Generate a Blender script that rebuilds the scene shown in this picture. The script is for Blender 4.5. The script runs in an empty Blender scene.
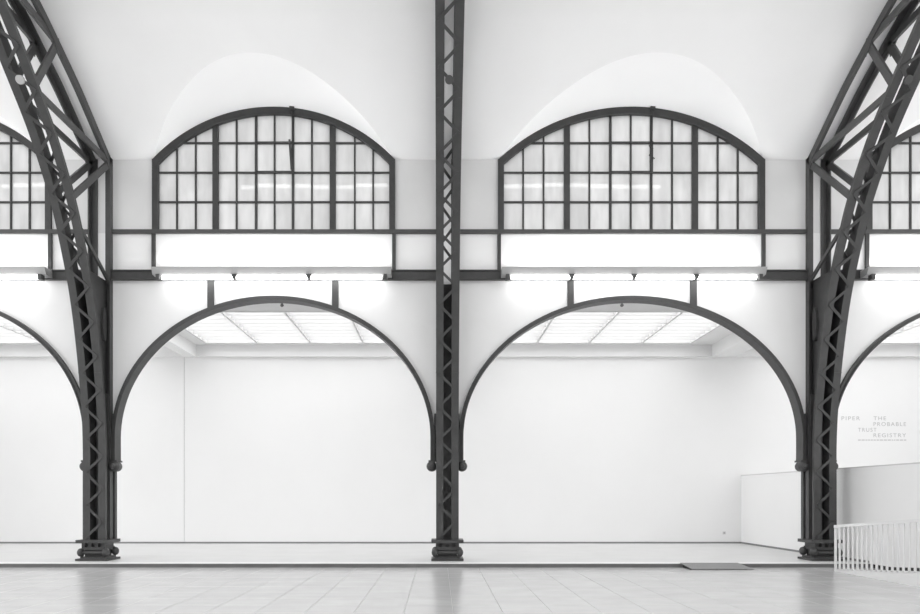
import bpy, bmesh, math, random
from mathutils import Vector

random.seed(7)
sc = bpy.context.scene
COL = sc.collection

# ------------------------------------------------------------------ camera
F, VX, VY, CZ = 680.0, 439.0, 497.0, 1.69      # focal (px), vanishing point (px), eye height (m)
W, H = 920.0, 614.0
cam = bpy.data.cameras.new('camera')
cam.sensor_fit = 'HORIZONTAL'; cam.sensor_width = 36.0
cam.lens = 36.0 * F / W
cam.shift_x = (W / 2 - VX) / W
cam.shift_y = (VY - H / 2) / W
cam.clip_end = 300
co = bpy.data.objects.new('camera', cam); COL.objects.link(co)
co.location = (0, 0, CZ); co.rotation_euler = (math.pi / 2, 0, 0)
sc.camera = co

# ------------------------------------------------------------------ world, exposure
w = bpy.data.worlds.new('overcast'); sc.world = w; w.use_nodes = True
bg = w.node_tree.nodes['Background']
bg.inputs['Color'].default_value = (1, 1, 1, 1); bg.inputs['Strength'].default_value = 1.5
vs = sc.view_settings
vs.view_transform = 'Standard'; vs.look = 'None'; vs.gamma = 1.0; vs.use_curve_mapping = False
vs.exposure = 0.62
sc.cycles.use_denoising = True
sc.cycles.max_bounces = 8; sc.cycles.diffuse_bounces = 5
sc.cycles.sample_clamp_indirect = 6.0

TUBE, UPTUBE, LAYLIGHT = 6.0, 46.0, 2.0

# ------------------------------------------------------------------ materials
def nodes_of(name):
    m = bpy.data.materials.new(name); m.use_nodes = True
    return m, m.node_tree.nodes, m.node_tree.links
def grey(v): return (v, v, v, 1)
def surf(name, v, rough=0.6, var=0.06, scale=3.0, bump=0.0, bscale=40.0, spec=0.5, stretch=None, metal=0.0, per_obj=0.0):
    m, n, l = nodes_of(name)
    b = n['Principled BSDF']; b.inputs['Roughness'].default_value = rough
    b.inputs['Specular IOR Level'].default_value = spec; b.inputs['Metallic'].default_value = metal
    g = n.new('ShaderNodeNewGeometry')
    vec = g.outputs['Position']
    if stretch:
        mp = n.new('ShaderNodeMapping'); mp.inputs['Scale'].default_value = stretch
        l.new(vec, mp.inputs['Vector']); vec = mp.outputs['Vector']
    t = n.new('ShaderNodeTexNoise'); t.inputs['Scale'].default_value = scale; t.inputs['Detail'].default_value = 5
    l.new(vec, t.inputs['Vector'])
    r = n.new('ShaderNodeMapRange')
    r.inputs['From Min'].default_value = 0.3; r.inputs['From Max'].default_value = 0.7
    r.inputs['To Min'].default_value = v * (1 - var); r.inputs['To Max'].default_value = v * (1 + var)
    l.new(t.outputs['Fac'], r.inputs['Value'])
    out = r.outputs['Result']
    if per_obj:
        oi = n.new('ShaderNodeObjectInfo'); r2 = n.new('ShaderNodeMapRange')
        r2.inputs['To Min'].default_value = 1 - per_obj; r2.inputs['To Max'].default_value = 1 + per_obj
        l.new(oi.outputs['Random'], r2.inputs['Value'])
        mu = n.new('ShaderNodeMath'); mu.operation = 'MULTIPLY'
        l.new(out, mu.inputs[0]); l.new(r2.outputs['Result'], mu.inputs[1]); out = mu.outputs[0]
    l.new(out, b.inputs['Base Color'])
    if bump:
        t2 = n.new('ShaderNodeTexNoise'); t2.inputs['Scale'].default_value = bscale
        l.new(g.outputs['Position'], t2.inputs['Vector'])
        bp = n.new('ShaderNodeBump'); bp.inputs['Strength'].default_value = bump; bp.inputs['Distance'].default_value = 0.01
        l.new(t2.outputs['Fac'], bp.inputs['Height']); l.new(bp.outputs['Normal'], b.inputs['Normal'])
    return m
def glow(name, v, s):
    m, n, l = nodes_of(name); b = n['Principled BSDF']
    b.inputs['Base Color'].default_value = grey(v)
    b.inputs['Emission Color'].default_value = (1, 1, 1, 1); b.inputs['Emission Strength'].default_value = s
    return m
def pane_mat():
    m, n, l = nodes_of('frosted_glass')
    for x in list(n):
        if x.type == 'BSDF_PRINCIPLED': n.remove(x)
    out = n['Material Output']
    g = n.new('ShaderNodeNewGeometry'); mp = n.new('ShaderNodeMapping'); mp.inputs['Scale'].default_value = (5, 5, 1.2)
    t = n.new('ShaderNodeTexNoise'); t.inputs['Scale'].default_value = 1.2; t.inputs['Detail'].default_value = 4
    oi = n.new('ShaderNodeObjectInfo')
    r = n.new('ShaderNodeMapRange'); r.inputs['From Min'].default_value = .3; r.inputs['From Max'].default_value = .7
    r.inputs['To Min'].default_value = .57; r.inputs['To Max'].default_value = .65
    r2 = n.new('ShaderNodeMapRange'); r2.inputs['To Min'].default_value = .95; r2.inputs['To Max'].default_value = 1.02
    mu = n.new('ShaderNodeMath'); mu.operation = 'MULTIPLY'
    tr = n.new('ShaderNodeBsdfTranslucent'); gl = n.new('ShaderNodeBsdfGlossy'); gl.inputs['Roughness'].default_value = .03
    fr = n.new('ShaderNodeFresnel'); fr.inputs['IOR'].default_value = 1.5
    mix = n.new('ShaderNodeMixShader')
    l.new(g.outputs['Position'], mp.inputs['Vector']); l.new(mp.outputs['Vector'], t.inputs['Vector'])
    l.new(t.outputs['Fac'], r.inputs['Value']); l.new(oi.outputs['Random'], r2.inputs['Value'])
    l.new(r.outputs['Result'], mu.inputs[0]); l.new(r2.outputs['Result'], mu.inputs[1])
    l.new(mu.outputs[0], tr.inputs['Color'])
    iv = n.new('ShaderNodeMath'); iv.operation = 'SUBTRACT'; iv.inputs[0].default_value = 1.0
    fm = n.new('ShaderNodeMath'); fm.operation = 'MULTIPLY'
    l.new(g.outputs['Backfacing'], iv.inputs[1]); l.new(iv.outputs[0], fm.inputs[0]); l.new(fr.outputs['Fac'], fm.inputs[1])
    l.new(fm.outputs[0], mix.inputs['Fac']); l.new(tr.outputs[0], mix.inputs[1]); l.new(gl.outputs[0], mix.inputs[2])
    l.new(mix.outputs[0], out.inputs['Surface'])
    return m
PLASTER = surf('white_plaster', .82, .75, .02, .8, .05, 60)
PIER_SHADED = surf('pier_plaster_shaded', .70, .75, .03, .8, .05, 60)  # wall plaster darkened: weaker light beside the windows is put into the colour
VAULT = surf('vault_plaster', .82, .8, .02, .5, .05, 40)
LUNETTE_LIT = surf('lunette_plaster_lit', .89, .8, .01, .5, .05, 40)  # vault plaster made lighter: uplight and window glow are put into the colour
GALLERY = surf('gallery_paint', .84, .7, .01, .6)
STEEL = surf('painted_steel', .059, .45, .10, 6, .08, 90, spec=.35)
STEEL_FRAME = surf('window_steel', .048, .5, .10, 6, spec=.3)
TILE = surf('stone_tile', .50, .22, .05, 1.4, .03, 25, stretch=(1, 1.6, 1), per_obj=.02)
JOINT = surf('tile_bed', .42, .8, .05, 4)
CONCRETE = surf('platform_screed', .57, .38, .04, 1.2, .02, 30)
NOSING = surf('pale_nosing', .72, .4, .03, 5)
RISER = surf('riser_grey', .16, .6, .08, 4)
DARKBASE = surf('baseboard_grey', .22, .6, .05, 4)
WHITE = surf('white_lacquer', .78, .4, .01, 3)
MATRUB = surf('rubber_plate', .21, .6, .06, 12, .1, 120)
DARKGAP = surf('dark_gap', .03, .8, .1, 4)
PRINT = surf('grey_print', .48, .7, .02, 3)
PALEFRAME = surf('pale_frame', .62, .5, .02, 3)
LOUVER = surf('louver_white', .55, .5, .02, 3)
HOOD = surf('lamp_hood', .40, .4, .02, 3)
PANE = pane_mat()
LAMP = glow('lamp_tube', .9, TUBE)
UPLAMP = glow('uplight_tube', .9, UPTUBE)
LAY = glow('laylight_louver', .85, LAYLIGHT)

# ------------------------------------------------------------------ helpers
def link(name, me, mat, parent=None, smooth=False):
    if mat and not me.materials: me.materials.append(mat)
    if smooth:
        for p in me.polygons: p.use_smooth = True
    o = bpy.data.objects.new(name, me); COL.objects.link(o)
    if parent: o.parent = parent
    return o
def mesh(name, v, f):
    me = bpy.data.meshes.new(name); me.from_pydata([tuple(p) for p in v], [], f)
    bm = bmesh.new(); bm.from_mesh(me); bmesh.ops.recalc_face_normals(bm, faces=bm.faces); bm.to_mesh(me); bm.free()
    return me
class MB:
    def __init__(s): s.v = []; s.f = []
    def add(s, v, f):
        k = len(s.v); s.v += [tuple(p) for p in v]; s.f += [tuple(i + k for i in q) for q in f]; return s
    def box(s, x0, x1, y0, y1, z0, z1):
        return s.add([(x0,y0,z0),(x1,y0,z0),(x1,y1,z0),(x0,y1,z0),(x0,y0,z1),(x1,y0,z1),(x1,y1,z1),(x0,y1,z1)],
                     [(0,3,2,1),(4,5,6,7),(0,1,5,4),(1,2,6,5),(2,3,7,6),(3,0,4,7)])
    def bar(s, a, b, wd, th, side):
        """rectangular bar a->b; wd measured along 'side', th across"""
        a, b = Vector(a), Vector(b); d = (b - a).normalized()
        sd = Vector(side); sd = (sd - d * sd.dot(d)).normalized(); t = d.cross(sd)
        q = []
        for p in (a, b):
            for i, j in ((-1,-1),(1,-1),(1,1),(-1,1)): q.append(p + sd * (wd / 2 * i) + t * (th / 2 * j))
        return s.add(q, [(0,3,2,1),(4,5,6,7),(0,1,5,4),(1,2,6,5),(2,3,7,6),(3,0,4,7)])
    def prism(s, poly, axis, a, b):
        """2D polygon extruded along axis 'x','y' or 'z' from a to b"""
        n = len(poly); q = []
        for c in (a, b):
            for (u, t) in poly:
                q.append({'x': (c, u, t), 'y': (u, c, t), 'z': (u, t, c)}[axis])
        return s.add(q, [tuple(range(n))[::-1], tuple(range(n, 2 * n))] + [(i, (i + 1) % n, n + (i + 1) % n, n + i) for i in range(n)])
    def cyl(s, a, b, r, seg=16, r2=None):
        a, b = Vector(a), Vector(b); d = (b - a).normalized(); r2 = r if r2 is None else r2
        u = d.orthogonal().normalized(); t = d.cross(u); q = []
        for p, rr in ((a, r), (b, r2)):
            for i in range(seg):
                an = 2 * math.pi * i / seg; q.append(p + (u * math.cos(an) + t * math.sin(an)) * rr)
        return s.add(q, [tuple(range(seg))[::-1], tuple(range(seg, 2 * seg))] + [(i, (i + 1) % seg, seg + (i + 1) % seg, seg + i) for i in range(seg)])
    def lathe(s, c, axis, prof, seg=16):
        """profile [(t along axis, radius)]"""
        c, d = Vector(c), Vector(axis).normalized(); u = d.orthogonal().normalized(); t = d.cross(u); q = []; f = []
        for (h, r) in prof:
            for i in range(seg):
                an = 2 * math.pi * i / seg; q.append(c + d * h + (u * math.cos(an) + t * math.sin(an)) * max(r, 1e-4))
        for k in range(len(prof) - 1):
            for i in range(seg):
                j = (i + 1) % seg; f.append((k*seg+i, k*seg+j, (k+1)*seg+j, (k+1)*seg+i))
        f.append(tuple(range(seg))[::-1]); f.append(tuple(range((len(prof)-1)*seg, len(prof)*seg)))
        return s.add(q, f)
    def sweep(s, sect, path):
        """section [(x, n)] swept along a (y, z) path; n points away from the hall"""
        m = len(sect); q = []; f = []
        for i, (y, z) in enumerate(path):
            a = path[max(i - 1, 0)]; b = path[min(i + 1, len(path) - 1)]
            ty, tz = b[0] - a[0], b[1] - a[1]; L = math.hypot(ty, tz); ty /= L; tz /= L
            for (x, n) in sect: q.append((x, y + tz * n, z - ty * n))
        for i in range(len(path) - 1):
            for j in range(m):
                k = (j + 1) % m; f.append((i*m+j, i*m+k, (i+1)*m+k, (i+1)*m+j))
        f.append(tuple(range(m))[::-1]); f.append(tuple(range((len(path)-1)*m, len(path)*m)))
        return s.add(q, f)
    def build(s, name, mat, parent=None, smooth=False): return link(name, mesh(name, s.v, s.f), mat, parent, smooth)
def empty(name, loc=(0, 0, 0)):
    o = bpy.data.objects.new(name, None); COL.objects.link(o); o.location = loc; o.empty_display_size = .2; return o
def tag(o, label=None, cat=None, group=None, kind=None):
    if label: o['label'] = label
    if cat: o['category'] = cat
    if group: o['group'] = group
    if kind: o['kind'] = kind
    return o
def thing(name, label, cat, loc=(0, 0, 0), group=None): return tag(empty(name, loc), label, cat, group)
def struct(name, loc=(0, 0, 0), label=None): return tag(empty(name, loc), label, None, None, 'structure')
def interp(tab, x):
    if x <= tab[0][0]: return tab[0][1]
    for (a, b), (c, d) in zip(tab, tab[1:]):
        if x <= c: return b + (d - b) * (x - a) / (c - a)
    return tab[-1][1]
def smooth_curve(pts, n):
    """Catmull-Rom through (t, v) pairs sampled n times"""
    out = []
    for k in range(n + 1):
        t = pts[0][0] + (pts[-1][0] - pts[0][0]) * k / n
        i = max(j for j in range(len(pts) - 1) if pts[j][0] <= t or j == 0)
        p0 = pts[max(i-1, 0)]; p1 = pts[i]; p2 = pts[i+1]; p3 = pts[min(i+2, len(pts)-1)]
        u = (t - p1[0]) / (p2[0] - p1[0]); dx = p2[0] - p1[0]
        m1 = (p2[1]-p0[1]) / (p2[0]-p0[0]) * dx; m2 = (p3[1]-p1[1]) / (p3[0]-p1[0]) * dx
        v = (2*u**3-3*u*u+1)*p1[1] + (u**3-2*u*u+u)*m1 + (-2*u**3+3*u*u)*p2[1] + (u**3-u*u)*m2
        out.append((t, v))
    return out

# ------------------------------------------------------------------ key dimensions (metres)
YC, YW, YB = 17.0, 17.40, 23.3          # column front, arcade wall face, gallery back wall
YE, ZP = 16.3, 0.10                     # platform edge, platform height
ZT = 10.32                              # top of the arcade wall, springing of the vault
COLX = [-8.625, 0.21, 9.66]
ARCH = [(-13.05, 4.117), (-4.226, 4.117), (4.93, 4.42), (14.36, 4.42)]   # centre x, outer half width
AB, AZ = 3.61, 3.205                    # rise above the springing line, height of that line
WIN = [(-13.0, 3.10), (-4.22, 3.10), (4.912, 3.406), (14.31, 3.406)]                           # centre x, half width
WTOP, WSILL = 11.64, 8.50
XL, XR = -17.6, 19.3
def win_circle(i):
    hw = WIN[i][1]; sag = WTOP - 10.29; R = (hw * hw + sag * sag) / (2 * sag); return R, WTOP - R
def win_arc(i, x, off=0.0):
    R, cz = win_circle(i); d = x - WIN[i][0]; q = (R - off) ** 2 - d * d
    return cz + math.sqrt(q) if q > 0 else -1
VCURVE = smooth_curve([(10.32, 17.40), (10.9, 16.5), (11.29, 15.88), (11.66, 15.18), (12.09, 14.3), (12.7, 12.8), (13.25, 11.0), (13.7, 8.8)], 60)  # z -> y
VY_OF_Z = lambda z: interp(VCURVE, z)
FRONT = smooth_curve([(ZP + .50, 17.0), (2.0, 17.0), (3.0, 17.0), (3.9, 16.93), (5.3, 16.70), (6.7, 16.34), (8.1, 15.76), (8.7, 15.42), (9.6, 14.75), (10.3, 14.05), (11.2, 13.05), (12.0, 11.9), (12.6, 10.8)], 70)
FY = lambda z: interp(FRONT, z)

# ------------------------------------------------------------------ floor with tiles
fl = struct('floor', label='pale polished stone tile floor of the hall')
MB().box(-24, 26, -3.6, YE, -.12, -.006).build('tile_bed', JOINT, fl)
TS, TX0, TY0 = .7236, .207, 10.64
tile_me = {}
def tile_mesh(d):
    if round(d, 3) not in tile_me:
        b = MB(); g = .0035; c = .004
        x0, x1, y0, y1 = g, TS - g, g, d - g
        b.add([(x0,y0,-.03),(x1,y0,-.03),(x1,y1,-.03),(x0,y1,-.03),(x0,y0,-c),(x1,y0,-c),(x1,y1,-c),(x0,y1,-c),
               (x0+c,y0+c,0),(x1-c,y0+c,0),(x1-c,y1-c,0),(x0+c,y1-c,0)],
              [(0,3,2,1),(0,1,5,4),(1,2,6,5),(2,3,7,6),(3,0,4,7),(4,5,9,8),(5,6,10,9),(6,7,11,10),(7,4,8,11),(8,9,10,11)])
        me = mesh('tile', b.v, b.f); me.materials.append(TILE); tile_me[round(d, 3)] = me
    return tile_me[round(d, 3)]
ntile = 0
rest = MB()
for r in range(-14, 8):
    y0 = TY0 + r * TS; y1 = min(y0 + TS, YE)
    if y1 - y0 < .05: continue
    for c in range(-33, 36):
        x0 = TX0 + c * TS
        near = y1
        inview = y1 > 9.8 and x0 + TS > (0 - VX) / F * near - .2 and x0 < (W - VX) / F * near + .2
        if inview:
            o = link('tile', tile_mesh(y1 - y0), TILE, fl); o.location = (x0, y0, random.uniform(-.0006, .0006)); ntile += 1
        else:
            rest.box(x0 + .0035, x0 + TS - .0035, y0 + .0035, y1 - .0035, -.03, 0)
tag(rest.build('tile_field', TILE, fl), kind='stuff')

# ------------------------------------------------------------------ gallery platform
pf = struct('floor_gallery', label='raised pale screed floor of the gallery behind the arcade')
MB().box(XL, XR, YE + .06, YB, -.05, ZP).build('platform_slab', CONCRETE, pf)
MB().box(XL, XR, YE + .02, YE + .06, -.05, ZP - .014).build('riser', RISER, pf)
MB().box(XL, XR, YE - .015, YE + .30, ZP - .014, ZP + .002).build('nosing', NOSING, pf)

# ------------------------------------------------------------------ arcade wall
wf = struct('wall_front', label='white plaster arcade wall above the wide arches')
def wall_columns(xs, lo, hi, y0=YW, y1=YW + .30):
    """solid strip wall between lo(x) and hi(x)"""
    b = MB(); n = len(xs)
    for y in (y0, y1):
        for fn in (lo, hi):
            for x in xs: b.v.append((x, y, fn(x)))
    A, B, C, D = 0, n, 2*n, 3*n
    for i in range(n - 1):
        b.f += [(A+i, A+i+1, B+i+1, B+i), (C+i, D+i, D+i+1, C+i+1), (A+i, C+i, C+i+1, A+i+1), (B+i, B+i+1, D+i+1, D+i)]
    b.f += [(A, B, D, C), (A+n-1, C+n-1, D+n-1, B+n-1)]
    return b
ZM = 7.34
bounds = [XL] + COLX + [XR]
for i in range(4):
    cx, R = ARCH[i]; a, b = bounds[i], bounds[i+1]
    R0 = R - .02
    xs = sorted(set([a, b] + [cx + R0 * math.sin(math.pi / 2 * (k / 40.0)) for k in range(-40, 41)] + [cx - R0 - .001, cx + R0 + .001]))
    xs = [x for x in xs if a <= x <= b]
    def lo(x):
        q = 1 - ((x - cx) / R0) ** 2
        return AZ + (AB - .02) * math.sqrt(q) if q > 1e-6 else (AZ if q > -1e-5 else 2.6)
    wall_columns(xs, lo, lambda x: ZM).build('spandrel', PLASTER, wf)
    wx, hw = WIN[i]
    MB().box(a, b, YW, YW + .30, ZM, WSILL - .06).build('apron_panel', PLASTER, wf)
    MB().box(a, wx - hw + .03, YW, YW + .30, WSILL - .06, ZT).build('window_pier', PIER_SHADED, wf)
    MB().box(wx + hw - .03, b, YW, YW + .30, WSILL - .06, ZT).build('window_pier', PIER_SHADED, wf)

# ------------------------------------------------------------------ vault with lunettes over the windows
ce = struct('ceiling', label='pale plaster vault rising above the arcade windows')
NV = 26
for i in range(4):
    a, b = bounds[i], bounds[i+1]; wx, hw = WIN[i]
    xw = [wx - hw + 2 * hw * k / 48 for k in range(49)]
    def zs(x): return max(ZT, win_arc(i, x)) if wx - hw < x < wx + hw else ZT
    xs = [a] + [a + (wx - hw - a) * k / 3 for k in (1, 2)] + xw + [wx + hw + (b - wx - hw) * k / 3 for k in (1, 2)] + [b]
    v, f = [], []
    for x in xs:
        z0 = zs(x)
        for k in range(NV + 1):
            z = z0 + (13.7 - z0) * k / NV; v.append((x, VY_OF_Z(z), z))
    for c in range(len(xs) - 1):
        for k in range(NV): p = c * (NV + 1) + k; f.append((p, p + NV + 1, p + NV + 2, p + 1))
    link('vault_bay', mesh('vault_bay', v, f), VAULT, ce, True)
    v, f = [], []; NL = 6
    for x in xw:
        z = zs(x); y1 = VY_OF_Z(z)
        for k in range(NL + 1): v.append((x, YW + .25 + (y1 - YW - .25) * k / NL, z))
    for c in range(len(xw) - 1):
        for k in range(NL): p = c * (NL + 1) + k; f.append((p, p + 1, p + NL + 2, p + NL + 1))
    link('lunette', mesh('lunette', v, f), LUNETTE_LIT, ce, True)

# the other side of the hall, behind the camera, and the open skylight between
v, f = [], []
for x in (-24, 26):
    for z, y in VCURVE[:46]: v.append((x, 13.8 - y, z))
n = 46
for k in range(n - 1): f.append((k, k + 1, n + k + 1, n + k))
link('vault_opposite', mesh('vault_opposite', v, f), VAULT, ce, True)
tag(MB().box(-24, 26, -3.9, -3.6, -.1, ZT).build('wall_opposite', PLASTER), kind='structure')

# ------------------------------------------------------------------ gallery walls, roof, low partition
wb = struct('wall_back', label='bright white back wall of the gallery')
MB().box(XL, XR, YB + .03, YB + .25, -.05, 7.3).build('backing', DARKGAP, wb)
for a, b in ((XL, -8.74), (-8.725, 0.3), (0.302, XR)):
    MB().box(a, b, YB, YB + .03, ZP, 6.9).build('panel', GALLERY, wb)
MB().box(XL, XR, YB - .12, YB, 6.48, 6.9).build('bulkhead', GALLERY, wb)
bb = MB().box(XL, 10.35, YB - .015, YB, ZP, ZP + .055).build('baseboard_back', DARKBASE); tag(bb, kind='structure')
PX, PZ = 10.36, 2.41
wr = struct('wall_right', label='low white partition wall running from the gallery into the hall')
MB().box(PX, PX + .22, 9.0, YB, -.02, PZ).build('partition', GALLERY, wr)
MB().box(PX - .004, PX + .224, 9.0, YB, PZ, PZ + .03).build('coping', PALEFRAME, wr)
MB().box(PX - .012, PX, 15.45, YE, 0, .085).build('shadow_gap', DARKGAP, wr)
bb = MB().box(PX - .015, PX, YE + .07, YB - .015, ZP, ZP + .055).build('baseboard_right', DARKBASE); tag(bb, kind='structure')
for nm, a, b in (('wall_left', XL - .2, XL), ('wall_far_right', XR, XR + .2)):
    tag(MB().box(a, b, YW + .3, YB + .25, -.05, 7.3).build(nm, GALLERY), kind='structure')
gc = struct('ceiling_gallery', label='white gallery ceiling framing the luminous panels')
ZG = 6.88; YL0, YL1 = 19.06, 22.9
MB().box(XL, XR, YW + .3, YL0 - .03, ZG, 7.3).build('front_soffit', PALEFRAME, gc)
MB().box(XL, XR, YL1 + .03, YB, ZG, 7.3).build('rear_soffit', GALLERY, gc)
MB().box(XL, XR, YL0 - .03, YL1 + .03, 7.15, 7.3).build('roof_slab', GALLERY, gc)
LAYS = [(-16.9, -9.6, [-16.9, -15.1, -13.3, -11.4, -9.6]),
        (-7.85, -0.75, [-7.85, -6.12, -4.33, -2.55, -0.75]),
        (1.5, 8.49, [1.5, 3.30, 5.05, 6.83, 8.49]),
        (10.9, 18.1, [10.9, 12.7, 14.5, 16.3, 18.1])]
edges = [XL] + [e for (a, b, _) in LAYS for e in (a - .03, b + .03)] + [XR]
for k in range(0, len(edges), 2):
    MB().box(edges[k], edges[k+1], YL0 - .03, YL1 + .03, ZG, 7.15).build('soffit', GALLERY, gc)
for a, b in ((-8.72, -8.28), (-.15, .5), (9.3, 10.1)):
    MB().box(a, b, YW + .3, YB - .12, 6.47, ZG).build('cross_beam', GALLERY, gc)
laylab = ['luminous louvered ceiling at the far left edge, behind the left steel column',
          'luminous louvered ceiling seen through the arch between the left and middle columns',
          'luminous louvered ceiling seen through the arch between the middle and right columns',
          'luminous louvered ceiling at the far right edge, above the wall lettering']
for (a, b, xs), lb in zip(LAYS, laylab):
    t = thing('luminous_ceiling', lb, 'ceiling light', ((a + b) / 2, (YL0 + YL1) / 2, ZG), 'luminous gallery ceilings')
    ox, oy, oz = t.location
    for x0, x1 in zip(xs, xs[1:]):
        MB().box(x0 + .02 - ox, x1 - .02 - ox, YL0 + .02 - oy, YL1 - .02 - oy, .235, .26).build('light_sheet', LAY, t)
        ns = 9; dy = (YL1 - YL0) / ns; gr = MB()
        for k in range(1, ns):
            y = YL0 + k * dy; gr.box(x0 + .02 - ox, x1 - .02 - ox, y - .012 - oy, y + .012 - oy, .0, .19)
        tag(gr.build('louver_blades', LOUVER, t), kind='stuff')
    for x in xs:
        MB().box(x - .028 - ox, x + .028 - ox, YL0 - oy, YL1 - oy, -.012, .20).build('frame_bar', PALEFRAME, t)
    for y in (YL0, YL1):
        MB().box(a - ox, b - ox, y - .03 - oy, y + .03 - oy, -.010, .198).build('frame_rail', PALEFRAME, t)

# ------------------------------------------------------------------ steel trims across the wall
t1 = struct('trim_1', label='dark steel beam running along the wall at lamp height')
t2 = struct('trim_2', label='thin dark steel rail running under the windows')
for i in range(4):
    a, b = bounds[i], bounds[i+1]
    ins = .28
    aa = a + (ins if i else 0); b2 = b - (ins if i < 3 else 0)
    MB().box(aa, b2, YW - .08, YW, 7.225, 7.47).box(aa, b2, YW - .12, YW - .08, 7.225, 7.25).box(aa, b2, YW - .12, YW - .08, 7.445, 7.47).build('beam', STEEL, t1)
    MB().box(aa, b2, YW - .07, YW, WSILL - .085, WSILL + .015).build('rail', STEEL, t2)

# ------------------------------------------------------------------ arches with hangers and scroll feet
archlab = ['dark steel arch at the far left edge of the photo', 'dark steel arch between the left and middle columns',
           'dark steel arch between the middle and right columns', 'dark steel arch at the far right edge, above the wall lettering']
HANG = [(-14.6, -11.42), (-5.83, -2.65), (3.36, 6.50), (12.8, 15.95)]
for i in range(4):
    cx, R = ARCH[i]
    t = thing('steel_arch', archlab[i], 'arch', (cx, YW, ZP), 'steel arches of the arcade')
    zb = 2.58 - ZP
    def arc_pts(off, n=64):
        p = [((R - off) * math.cos(math.pi * k / n), AZ - ZP + (AB - off) * math.sin(math.pi * k / n)) for k in range(n + 1)]
        return [(R - off, zb)] + p + [(off - R, zb)]
    def band(o0, o1, y0, y1):
        po = arc_pts(o1); pi_ = arc_pts(o0)
        m = MB(); n = len(po)
        for y in (y0, y1):
            for p in po: m.v.append((p[0], y, p[1]))
            for p in pi_: m.v.append((p[0], y, p[1]))
        for k in range(n - 1):
            m.f += [(k, k+1, n+k+1, n+k), (2*n+k, 3*n+k, 3*n+k+1, 2*n+k+1), (k, 2*n+k, 2*n+k+1, k+1), (n+k, n+k+1, 3*n+k+1, 3*n+k)]
        m.f += [(0, n, 3*n, 2*n), (n-1, 3*n-1, 4*n-1, 2*n-1)]
        return m
    band(.075, 0, -.10, .0).build('arch_band', STEEL, t, False)
    band(.11, .075, -.13, .20).build('soffit_flange', STEEL, t, False)
    for x in HANG[i]:
        z = AZ + AB * math.sqrt(1 - ((x - cx) / R) ** 2)
        MB().box(x - cx - .08, x - cx + .08, -.06, .0, z - ZP - .03, 7.225 - ZP).build('hanger_post', STEEL, t)
    for s in (-1, 1):
        if (i == 0 and s < 0) or (i == 3 and s > 0): continue
        x = s * (R - .075)
        f = MB()
        f.lathe((x, .12, zb - .11), (0, -1, 0), [(0, .07), (.03, .125), (.22, .135), (.27, .115), (.30, .07), (.335, .065), (.345, .03)], 24)
        f.build('scroll_foot', STEEL, t, False)
        MB().box(x - .085, x + .085, -.14, .18, zb + .0, zb + .045).build('scroll_collar', STEEL, t)
        zz = zb + .0
        px0, px1 = x + s * .06, x + s * .21
        z1 = 3.82 - ZP
        MB().box(min(px0, px1), max(px0, px1), -.05, .05, zz, z1).build('web_plate', STEEL, t)
        for k in range(12):
            rv = MB().lathe((x + s * .115, -.05, zz + .08 + k * .095), (0, -1, 0), [(0, .02), (.012, .016), (.018, .006)], 8)
            rv.build('rivet', STEEL, t)

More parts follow.
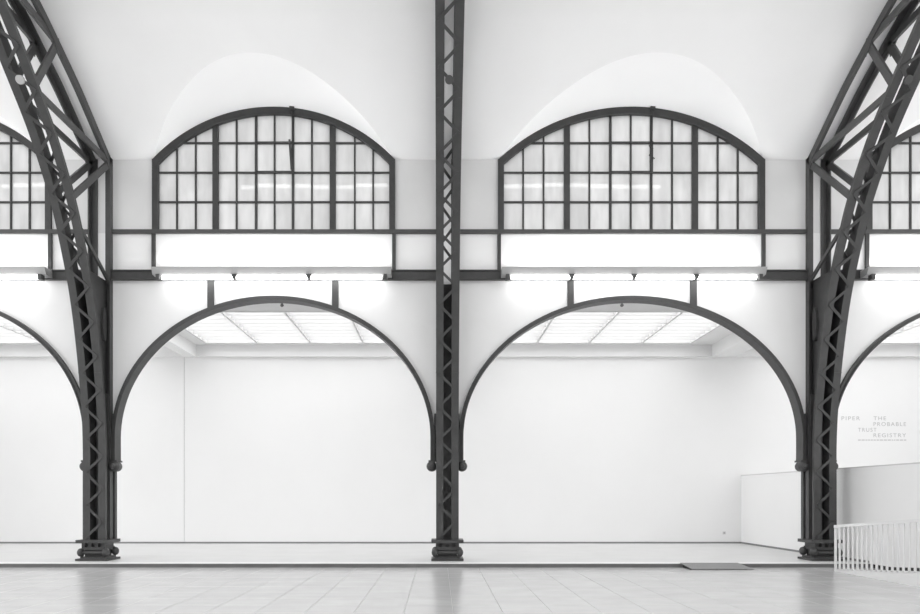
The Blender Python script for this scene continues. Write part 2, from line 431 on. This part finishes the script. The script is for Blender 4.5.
# ------------------------------------------------------------------ windows
winlab = ['arched steel grid window cut off at the left edge', 'arched steel grid window between the left and middle columns',
          'arched steel grid window between the middle and right columns', 'arched steel grid window cut off at the right edge']
THIN = [[-97.7,-78.8,-37.8,-18.2,.3,18.8,37.8,79.8,98.5], [-97.7,-78.8,-37.8,-18.2,.3,18.8,37.8,80.8,99.3], [-108,-87.5,-41.5,-20.5,0,20.5,41.5,87.3,107.5], [-108,-87.5,-41.5,-20.5,0,20.5,41.5,87.3,107.5]]
THICK = [58.75, 58.75, 64.2, 64.2]
ROWS = [8.50, 9.243, 9.998, 10.755, 12.5]
for i in range(4):
    wx, hw = WIN[i]; R, cz = win_circle(i)
    t = struct('window_%d' % (i + 1), (wx, YW, WSILL), winlab[i])
    ft = .17
    # arched head
    m = MB(); n = 48; a0 = math.asin((hw - .001) / R); q = []
    for y in (-.07, .16):
        for r in (R, R - ft):
            for k in range(n + 1):
                an = -a0 + 2 * a0 * k / n; q.append((r * math.sin(an), y, cz - WSILL + r * math.cos(an)))
    N = n + 1; f = []
    for k in range(n):
        f += [(k, k+1, N+k+1, N+k), (2*N+k, 3*N+k, 3*N+k+1, 2*N+k+1), (k, 2*N+k, 2*N+k+1, k+1), (N+k, N+k+1, 3*N+k+1, 3*N+k)]
    f += [(0, N, 3*N, 2*N), (N-1, 2*N+N-1, 4*N-1, 2*N-1)]
    m.add(q, f).build('frame_head', STEEL_FRAME, t)
    zj = win_arc(i, wx + hw - .002) - WSILL
    for s in (-1, 1):
        MB().box(min(s*hw, s*(hw-.15)), max(s*hw, s*(hw-.15)), -.066, .156, 0, zj + .02).build('frame_jamb', STEEL_FRAME, t)
        MB().box(s*hw - .045 - s*.03, s*hw + .045 - s*.03, -.06, 0, 7.47 - WSILL, -.085).build('jamb_post', STEEL_FRAME, t)
    sc_ = 1 / 39.19
    thick = [-THICK[i] * sc_, THICK[i] * sc_]; thin = [x * sc_ for x in THIN[i]]
    arc = lambda x: win_arc(i, wx + x, ft * .6) - WSILL
    for x in thick: MB().box(x - .075, x + .075, -.02, .12, 0, arc(x)).build('mullion', STEEL_FRAME, t)
    for k, x in enumerate(thin):
        ww = .030 if k in (3, 5) else .020
        MB().box(x - ww, x + ww, .0, .08, 0, arc(x)).build('glazing_bar', STEEL_FRAME, t)
    for z in ROWS[1:4]:
        zz = z - WSILL; half = hw - .1
        q = (R - ft * .6) ** 2 - (z - cz) ** 2
        half = min(half, math.sqrt(q))
        MB().box(-half, half, .005, .075, zz - .022, zz + .022).build('transom_bar', STEEL_FRAME, t)
    xs = sorted([-hw + .1] + thick + thin + [hw - .1])
    open_cell = (thin[3], thin[5])
    for x0, x1 in zip(xs, xs[1:]):
        for z0, z1 in zip(ROWS, ROWS[1:]):
            k = 8; top = []
            for j in range(k + 1):
                x = x0 + (x1 - x0) * j / k; top.append((x, min(z1 - WSILL, arc(x))))
            lo = z0 - WSILL
            if max(p[1] for p in top) - lo < .02: continue
            top = [(x, max(z, lo + .001)) for x, z in top]
            clipped = any(abs(p[1] - (z1 - WSILL)) > 1e-5 for p in top)
            if not clipped: top = [top[0], top[-1]]
            cxp, czp = (x0 + x1) / 2, lo
            poly = [(x0 - cxp, 0), (x1 - cxp, 0)] + [(x - cxp, z - czp) for x, z in reversed(top)]
            p = MB().prism(poly, 'y', -.004, .004).build('pane', PANE, t)
            p.location = (cxp, .045, czp)
            p.rotation_euler = (random.gauss(0, .0022), 0, random.gauss(0, .0022))
    # small top-hung sash frame standing ajar, with its opening rod
    if i in (1, 2):
        x0, x1 = open_cell; z0, z1 = ROWS[2] - WSILL, ROWS[3] - WSILL
        sash = MB().box(x0, x1, -.02, .03, z0 - .03, z0 + .03).box(x0, x1, -.02, .03, z1 - .02, z1 + .025)
        sash.box(x1 - .03, x1 + .03, -.05, .03, z0 - .03, z1 + .02).box(x0 - .025, x0 + .03, -.02, .03, z0, z1)
        sash.build('vent_sash', STEEL_FRAME, t)
        if i == 1:
            MB().bar((x1 - .06, -.12, z1 + .02), (x1 - .02, -.06, z0 + .04), .05, .03, (1, 0, 0)).build('stay_arm', STEEL_FRAME, t)
        else:
            m = MB(); pr = None
            for k in range(15):
                pt = (x1 - .05 + .05 * math.sin(k * 1.3) + .03 * (k % 3), -.07 - .01 * (k % 2), z1 + .02 - k * .042)
                if pr: m.bar(pr, pt, .014, .014, (1, 0, 0))
                pr = pt
            m.build('loose_cord', STEEL_FRAME, t)
        zt = arc(x1) + .1
        MB().cyl((x1 + .0, -.05, z1), (x1, -.09, zt - .04), .016, 8).build('opening_rod', STEEL_FRAME, t)
        MB().box(x1 - .06, x1 + .06, -.14, -.05, zt - .07, zt + .08).build('rod_bracket', STEEL_FRAME, t)

# ------------------------------------------------------------------ columns rising into curved trusses
colab = ['dark riveted steel column with a curved truss on the left side of the photo',
         'dark riveted steel column standing in the middle, seen straight on',
         'dark riveted steel column with a curved truss on the right, beside the white ramp']
path_all = [(y, z) for z, y in FRONT]
VP_ = [(y, z) for z, y in VCURVE]
HWD, GAP = .283, .10
for ci, cx in enumerate(COLX):
    t = thing('steel_column', colab[ci], 'column', (cx, YC, ZP), 'lattice steel columns')
    L = lambda pts: [(y - YC, z - ZP) for y, z in pts]
    P = lambda x, y, z: (x, y - YC, z - ZP)
    fp = L(path_all)
    for s in (-1, 1):
        o, i_ = s * HWD, s * GAP
        sect = [(i_, 0), (o, 0), (o, .09), (o - s*.022, .09), (o - s*.022, .022), (i_ + s*.022, .022), (i_ + s*.022, .28), (i_, .28)]
        MB().sweep(sect, fp).build('front_chord', STEEL, t)
        # rear post on the wall
        MB().add(*[(lambda b: (b.v, b.f))(MB().box(min(o, s*.10), max(o, s*.10), YW - .03 - YC, YW - .005 - YC, .50, ZT - ZP)
             .box(min(o, o - s*.03), max(o, o - s*.03), YW - .16 - YC, YW - .03 - YC, .50, ZT - ZP))][0]).build('rear_post', STEEL, t)
        # back chord under the vault
        bp = L([(y - .06, z - .07) for y, z in VP_])
        sect = [(s*.11, 0), (o, 0), (o, .03), (s*.11, .03)]
        leg = [(o - s*.035, -.16), (o, -.16), (o, 0), (o - s*.035, 0)]
        MB().sweep(sect, bp).sweep(leg, bp).build('back_chord', STEEL, t)
        # web plate between front chord and rear post, below the bracket
        zz = [.52 + (7.1 - .52) * k / 24 for k in range(25)]
        poly = [(FY(z + ZP) + .19 - YC, z) for z in zz] + [(YW - .02 - YC, z) for z in reversed(zz)]
        xw = s * .115
        MB().prism(poly, 'x', min(xw, xw + s*.02), max(xw, xw + s*.02)).build('side_plate', STEEL, t)
        MB().box(min(s*.13, s*.25), max(s*.13, s*.25), .21, .24, .50, 4.2).build('side_rib', STEEL, t)
        MB().box(min(s*.18, s*.283), max(s*.18, s*.283), YW + .10 - YC, YW + .22 - YC, .50, 2.59).build('rear_flange', STEEL, t)
        # truss web members
        xm = s * (HWD - .05)
        def web(name, a, b, wd=.15, th=.06):
            MB().bar(P(xm, *a), P(xm, *b), th, wd, (1, 0, 0)).build(name, STEEL, t)
        B0 = (YW - .08, ZT - .12)
        web('strut', B0, (FY(8.6) + .06, 8.55))
        web('diagonal', B0, (FY(10.15) + .06, 10.15))
        B1 = (VY_OF_Z(11.74) - .08, 11.66)
        web('strut', B1, (FY(10.28) + .06, 10.28))
        web('diagonal', B1, (FY(11.75) + .06, 11.75))
        B2 = (VY_OF_Z(12.7) - .08, 12.62)
        web('strut', B2, (FY(11.85) + .06, 11.85))
        web('bracket', (FY(7.98) + .10, 7.98), (YW - .06, 7.12), .10, .05)
        # gusset plates
        for (y, z) in ((YW - .16, ZT - .14), (B1[0] - .04, B1[1] - .03)):
            MB().prism([(y - YC - .16, z - ZP - .03), (y - YC + .06, z - ZP - .26), (y - YC + .13, z - ZP - .02), (y - YC + .02, z - ZP + .13)], 'x', min(xm + s*.03, xm + s*.045), max(xm + s*.03, xm + s*.045)).build('gusset', STEEL, t)
        # slotted fairing on the side below the bracket
        MB().prism([(.28 + .10*math.cos(a) - .12, 5.95 + .42*math.sin(a)) for a in [2*math.pi*k/20 for k in range(20)]], 'x', min(s*.135, s*.20), max(s*.135, s*.20)).build('side_boss', STEEL, t)
    MB().box(-.115, .115, YW - .10 - YC, YW - .06 - YC, .52, 7.0).build('rear_plate', STEEL, t)
    MB().box(-.18, .18, YW - .005 - YC, YW + .2 - YC, .50, 2.59).build('core_plate', STEEL, t)
    # front lacing bars, zigzag
    s_len = [0.0]
    for a, b in zip(path_all, path_all[1:]): s_len.append(s_len[-1] + math.hypot(b[0]-a[0], b[1]-a[1]))
    tab_y = [(s, p[0]) for s, p in zip(s_len, path_all)]; tab_z = [(s, p[1]) for s, p in zip(s_len, path_all)]
    s = .06; side = -1; step = .41
    while s + step < s_len[-1]:
        pts = []
        for (ss, sg) in ((s, side), (s + step, -side)):
            y, z = interp(tab_y, ss), interp(tab_z, ss)
            y2, z2 = interp(tab_y, ss + .05), interp(tab_z, ss + .05); dl = math.hypot(y2-y, z2-z)
            ny, nz = (z2 - z) / dl, -(y2 - y) / dl
            pts.append(Vector(P(sg * .215, y - ny * .009, z - nz * .009)))
        d = pts[1] - pts[0]; nrm = Vector((0, (pts[1].z - pts[0].z), -(pts[1].y - pts[0].y))).normalized()
        MB().bar(pts[0], pts[1], .062, .016, nrm.cross(d)).build('lacing_bar', STEEL, t)
        s += step; side = -side
    # second lacing on the inner side of the front chord, above the side plates
    s = 6.75; side = 1
    while s + step < 9.3:
        pts = []
        for (ss, sg) in ((s, side), (s + step, -side)):
            y, z = interp(tab_y, ss), interp(tab_z, ss)
            y2, z2 = interp(tab_y, ss + .05), interp(tab_z, ss + .05); dl = math.hypot(y2-y, z2-z)
            pts.append(Vector(P(sg * .16, y + (z2 - z) / dl * .2, z - (y2 - y) / dl * .2)))
        d = pts[1] - pts[0]; nrm = Vector((0, (pts[1].z - pts[0].z), -(pts[1].y - pts[0].y))).normalized()
        MB().bar(pts[0], pts[1], .062, .016, nrm.cross(d)).build('inner_lacing_bar', STEEL, t)
        s += step; side = -side
    # pin disc and splice seam on the front
    y, z = FY(10.3), 10.3
    MB().cyl(P(0, y - .02, z), P(0, y - .07, z - .03), .085, 20).build('pin_disc', JOINT if ci == 0 else STEEL, t)
    for s in (-1, 1):
        MB().box(min(s*.10, s*.287), max(s*.10, s*.287), FY(4.78) - .012 - YC, FY(4.78) + .05 - YC, 4.66, 4.675).build('splice_seam', STEEL, t)
    # roller bearing foot
    y0, y1 = -.12, .56
    MB().box(-.40, .40, y0, y1, .44, .52).build('cap_plate', STEEL, t)
    fr = MB().box(-.29, .29, y0 + .08, y1 - .08, .27, .34).box(-.27, .27, y0 + .15, y1 - .1, .34, .44)
    fr = fr.build('bearing_block', STEEL, t)
    for x in (-.25, -.085, .085, .25): MB().box(x - .04, x + .04, y0 + .08, y0 + .15, .34, .44).build('bearing_lug', STEEL, fr)
    for yy in (y0 + .09, y1 - .09):
        ro = MB().cyl((-.30, yy, .20), (.30, yy, .20), .045, 16).build('roller', STEEL, t)
        for s in (-1, 1):
            MB().lathe((s * .25, yy, .205), (s, 0, 0), [(0, .06), (.012, .10), (.06, .112), (.105, .095), (.135, .055), (.145, .01)], 18).build('roller_knob', STEEL, ro, True)
    MB().box(-.24, .24, y0 + .14, y1 - .14, .10, .27).build('saddle', STEEL, t)
    MB().box(-.31, .31, y0 + .05, y1 - .05, .055, .10).build('lower_block', STEEL, t)
    MB().box(-.40, .40, y0 - .02, y1, .0, .055).build('base_plate', STEEL, t)

# ------------------------------------------------------------------ fluorescent wall lights on the arcade
fixlab = ['fluorescent wall light with white hood cut off at the left edge', 'long fluorescent wall light with three tubes below the left window',
          'long fluorescent wall light with four tubes below the right window', 'fluorescent wall light with white hood cut off at the right edge']
FIX = [(-15.84, -9.85, 3), (-7.19, -1.20, 3), (1.575, 8.20, 4), (10.73, 17.3, 4)]
for (a, b, nt), lb in zip(FIX, fixlab):
    t = thing('fluorescent_light', lb, 'wall light', ((a + b) / 2, YW, 7.2), 'fluorescent wall lights')
    hw = (b - a) / 2
    m = MB(); q = []
    MB().prism([(-.42, .235), (-.405, .245), (-.335, .085), (-.05, .075), (-.05, .06), (-.345, .07)], 'x', -hw, hw).build('hood', HOOD, t)
    for s in (-1, 1):
        MB().prism([(-.42, .24), (-.05, .24), (-.05, .06), (-.34, .07)], 'x', min(s*hw, s*(hw-.012)), max(s*hw, s*(hw-.012))).build('hood_end', HOOD, t)
        MB().box(min(s*(hw-.10), s*(hw-.19)), max(s*(hw-.10), s*(hw-.19)), -.40, -.24, -.06, .07).build('lamp_holder', STEEL, t)
        MB().box(s*hw*.6 - .03, s*hw*.6 + .03, -.08, 0, .06, .2).build('wall_bracket', STEEL, t)
    x0, x1 = -hw + .19, hw - .19; st = (x1 - x0) / nt
    for k in range(nt):
        MB().cyl((x0 + k*st + .05, -.32, .005), (x0 + (k+1)*st - .05, -.32, .005), .055, 14).build('tube', LAMP, t, False)
        MB().cyl((x0 + k*st + .05, -.21, .14), (x0 + (k+1)*st - .05, -.21, .14), .03, 10).build('upward_tube', UPLAMP, t, False)
        if k: MB().prism([(x0 + k*st - .075, .07), (x0 + k*st + .075, .07), (x0 + k*st + .03, -.05), (x0 + k*st - .03, -.05)], 'y', -.40, -.24).build('lamp_holder', STEEL, t)
# strip lights hung under the vault near the ridge (mirrored in the window glass)
for (a, b, n), lb in zip(((-16.3, -14.4, 1), (-7.37, -1.9, 3), (2.33, 8.3, 3)),
        ['strip light mirrored in the window at the left edge', 'strip light mirrored in the left window', 'strip light mirrored in the right window']):
    yy, zz = 9.6, CZ + 11.55
    t = thing('strip_light', lb, 'strip light', ((a + b) / 2, yy, zz), 'strip lights under the vault')
    hw = (b - a) / 2; st = 2 * hw / n
    MB().box(-hw, hw, -.06, .06, .07, .13).build('strip_housing', HOOD, t)
    for k in range(n):
        MB().cyl((-hw + k*st + .04, 0, 0), (-hw + (k+1)*st - .04, 0, 0), .06, 12).build('tube', LAMP, t)
    for s in (-.8, .8):
        MB().cyl((hw*s, 0, .13), (hw*s, 0, .40), .012, 8).build('hanger', STEEL, t)

# ------------------------------------------------------------------ ramp with picket railing
RX, Y0, Y1 = 9.02, 15.49, 11.2
sl = .085
ra = thing('access_ramp', 'white wooden ramp with slatted picket railing at the right edge', 'ramp', (RX, Y0, 0))
def dz(y): return (Y0 - y) * sl
n = int((Y0 - Y1) / .162)
Ye = Y0 - n * .162
MB().prism([(0, 0), (Ye - Y0, 0), (Ye - Y0, dz(Ye) + .02), (0, .02)], 'x', .06, PX - RX - .02).build('deck', CONCRETE, ra)
MB().prism([(.01, 0), (Ye - Y0, 0), (Ye - Y0, dz(Ye) + .06), (.01, .05)], 'x', .0, .045).build('stringer', WHITE, ra)
MB().prism([(.03, .985), (Ye - Y0, dz(Ye) + .985), (Ye - Y0, dz(Ye) + 1.05), (.03, 1.05)], 'x', -.01, .04).build('top_rail', WHITE, ra)
MB().box(-.005, .035, -.022, .022, 0, .99).build('end_post', WHITE, ra)
pk = MB().box(-.0, .025, -.024, .024, .02, 1.0); pk_me = mesh('picket', pk.v, pk.f); pk_me.materials.append(WHITE)
for k in range(1, n):
    y = -k * .162
    o = link('picket', pk_me, WHITE, ra); o.location = (0, y, -y * sl)
MB().prism([(0, .02), (Ye - Y0, dz(Ye) + .02), (Ye - Y0, dz(Ye) + .09), (0, .09)], 'x', PX - RX - .03, PX - RX - .015).build('shadow_strip', DARKGAP, ra)

# ------------------------------------------------------------------ small things
m = MB().add([(5.77, YE - .02, .103), (7.15, YE - .02, .103), (7.29, 15.74, .012), (5.86, 15.74, .012),
              (5.77, YE - .02, .118), (7.15, YE - .02, .118), (7.29, 15.74, .022), (5.86, 15.74, .022)],
             [(0,3,2,1),(4,5,6,7),(0,1,5,4),(1,2,6,5),(2,3,7,6),(3,0,4,7)])
th = thing('threshold_plate', 'dark grey sloping plate bridging the step in front of the gallery', 'ramp plate', (6.5, 16.0, 0))
p = m.build('plate', MATRUB, th); p.location = (-6.5, -16.0, 0)
s1 = MB()
for xa, xb in ((5.83, 5.87), (6.45, 6.49), (7.12, 7.16)):
    s1.prism([(YE - .03, .002), (15.80, .002), (15.80, .02), (YE - .03, .102)], 'x', xa, xb)
p = s1.build('support_wedge', DARKGAP, th); p.location = (-6.5, -16.0, 0)

ot = thing('power_outlet', 'small white wall outlet low on the gallery back wall', 'outlet', (9.77, YB, .46))
MB().box(-.05, .05, -.012, 0, -.05, .05).build('cover_plate', PALEFRAME, ot)
MB().cyl((0, -.006, 0), (0, -.0125, 0), .03, 16).build('socket', JOINT, ot)

for (x, z, lb) in ((-4.18, ZG, 'tiny dark fitting hanging at the crown of the left arch'), (4.87, ZG, 'tiny dark fitting hanging at the crown of the right arch')):
    s = thing('dome_sensor', lb, 'sensor', (x, 18.1, z), 'small ceiling fittings')
    MB().cyl((0, 0, 0), (0, 0, -.06), .02, 10).build('stem', DARKBASE, s)
    MB().lathe((0, 0, -.06), (0, 0, -1), [(0, .03), (.02, .05), (.05, .045), (.07, .02)], 12).build('dome', DARKBASE, s, True)

# lettering on the gallery back wall at the far right
lt = thing('exhibition_lettering', 'pale grey exhibition lettering on the white gallery wall at right', 'lettering', (14.9, YB - .001, 4.35))
def word(txt, px0, px1, py):
    """py is the baseline; width set from the photo"""
    x0 = (px0 - VX) / F * YB; x1 = (px1 - VX) / F * YB; zb = CZ - (py - VY) / F * YB
    cu = bpy.data.curves.new('word', 'FONT'); cu.body = txt; cu.size = .19; cu.space_character = 1.25; cu.extrude = .0005
    to = bpy.data.objects.new('tmp', cu); COL.objects.link(to)
    bpy.context.view_layer.update()
    me = bpy.data.meshes.new_from_object(to.evaluated_get(bpy.context.evaluated_depsgraph_get()))
    bpy.data.objects.remove(to)
    xs = [v.co.x for v in me.vertices]; k = (x1 - x0) / (max(xs) - min(xs)); mn = min(xs)
    for v in me.vertices: v.co = ((v.co.x - mn) * k, -v.co.z, v.co.y)
    me.materials.clear()
    o = link('word', me, PRINT, lt); o.location = (x0 - 14.9, -.001, zb - 4.35)
word('PIPER', 841.5, 860, 420.2); word('THE', 873.5, 886, 420.2); word('PROBABLE', 873.5, 906, 426)
word('TRUST', 858, 876.5, 431.7); word('REGISTRY', 873.5, 906, 437.2)
m = MB(); x = (858 - VX) / F * YB - 14.9; xe = (905 - VX) / F * YB - 14.9; z = CZ - (440.5 - VY) / F * YB - 4.35
while x < xe:
    l_ = random.uniform(.05, .12); m.box(x, x + l_, -.002, -.001, z, z + .03); x += l_ + .025
m.build('fine_print_line', PRINT, lt)
print('tiles', ntile, 'objects', len(bpy.data.objects))
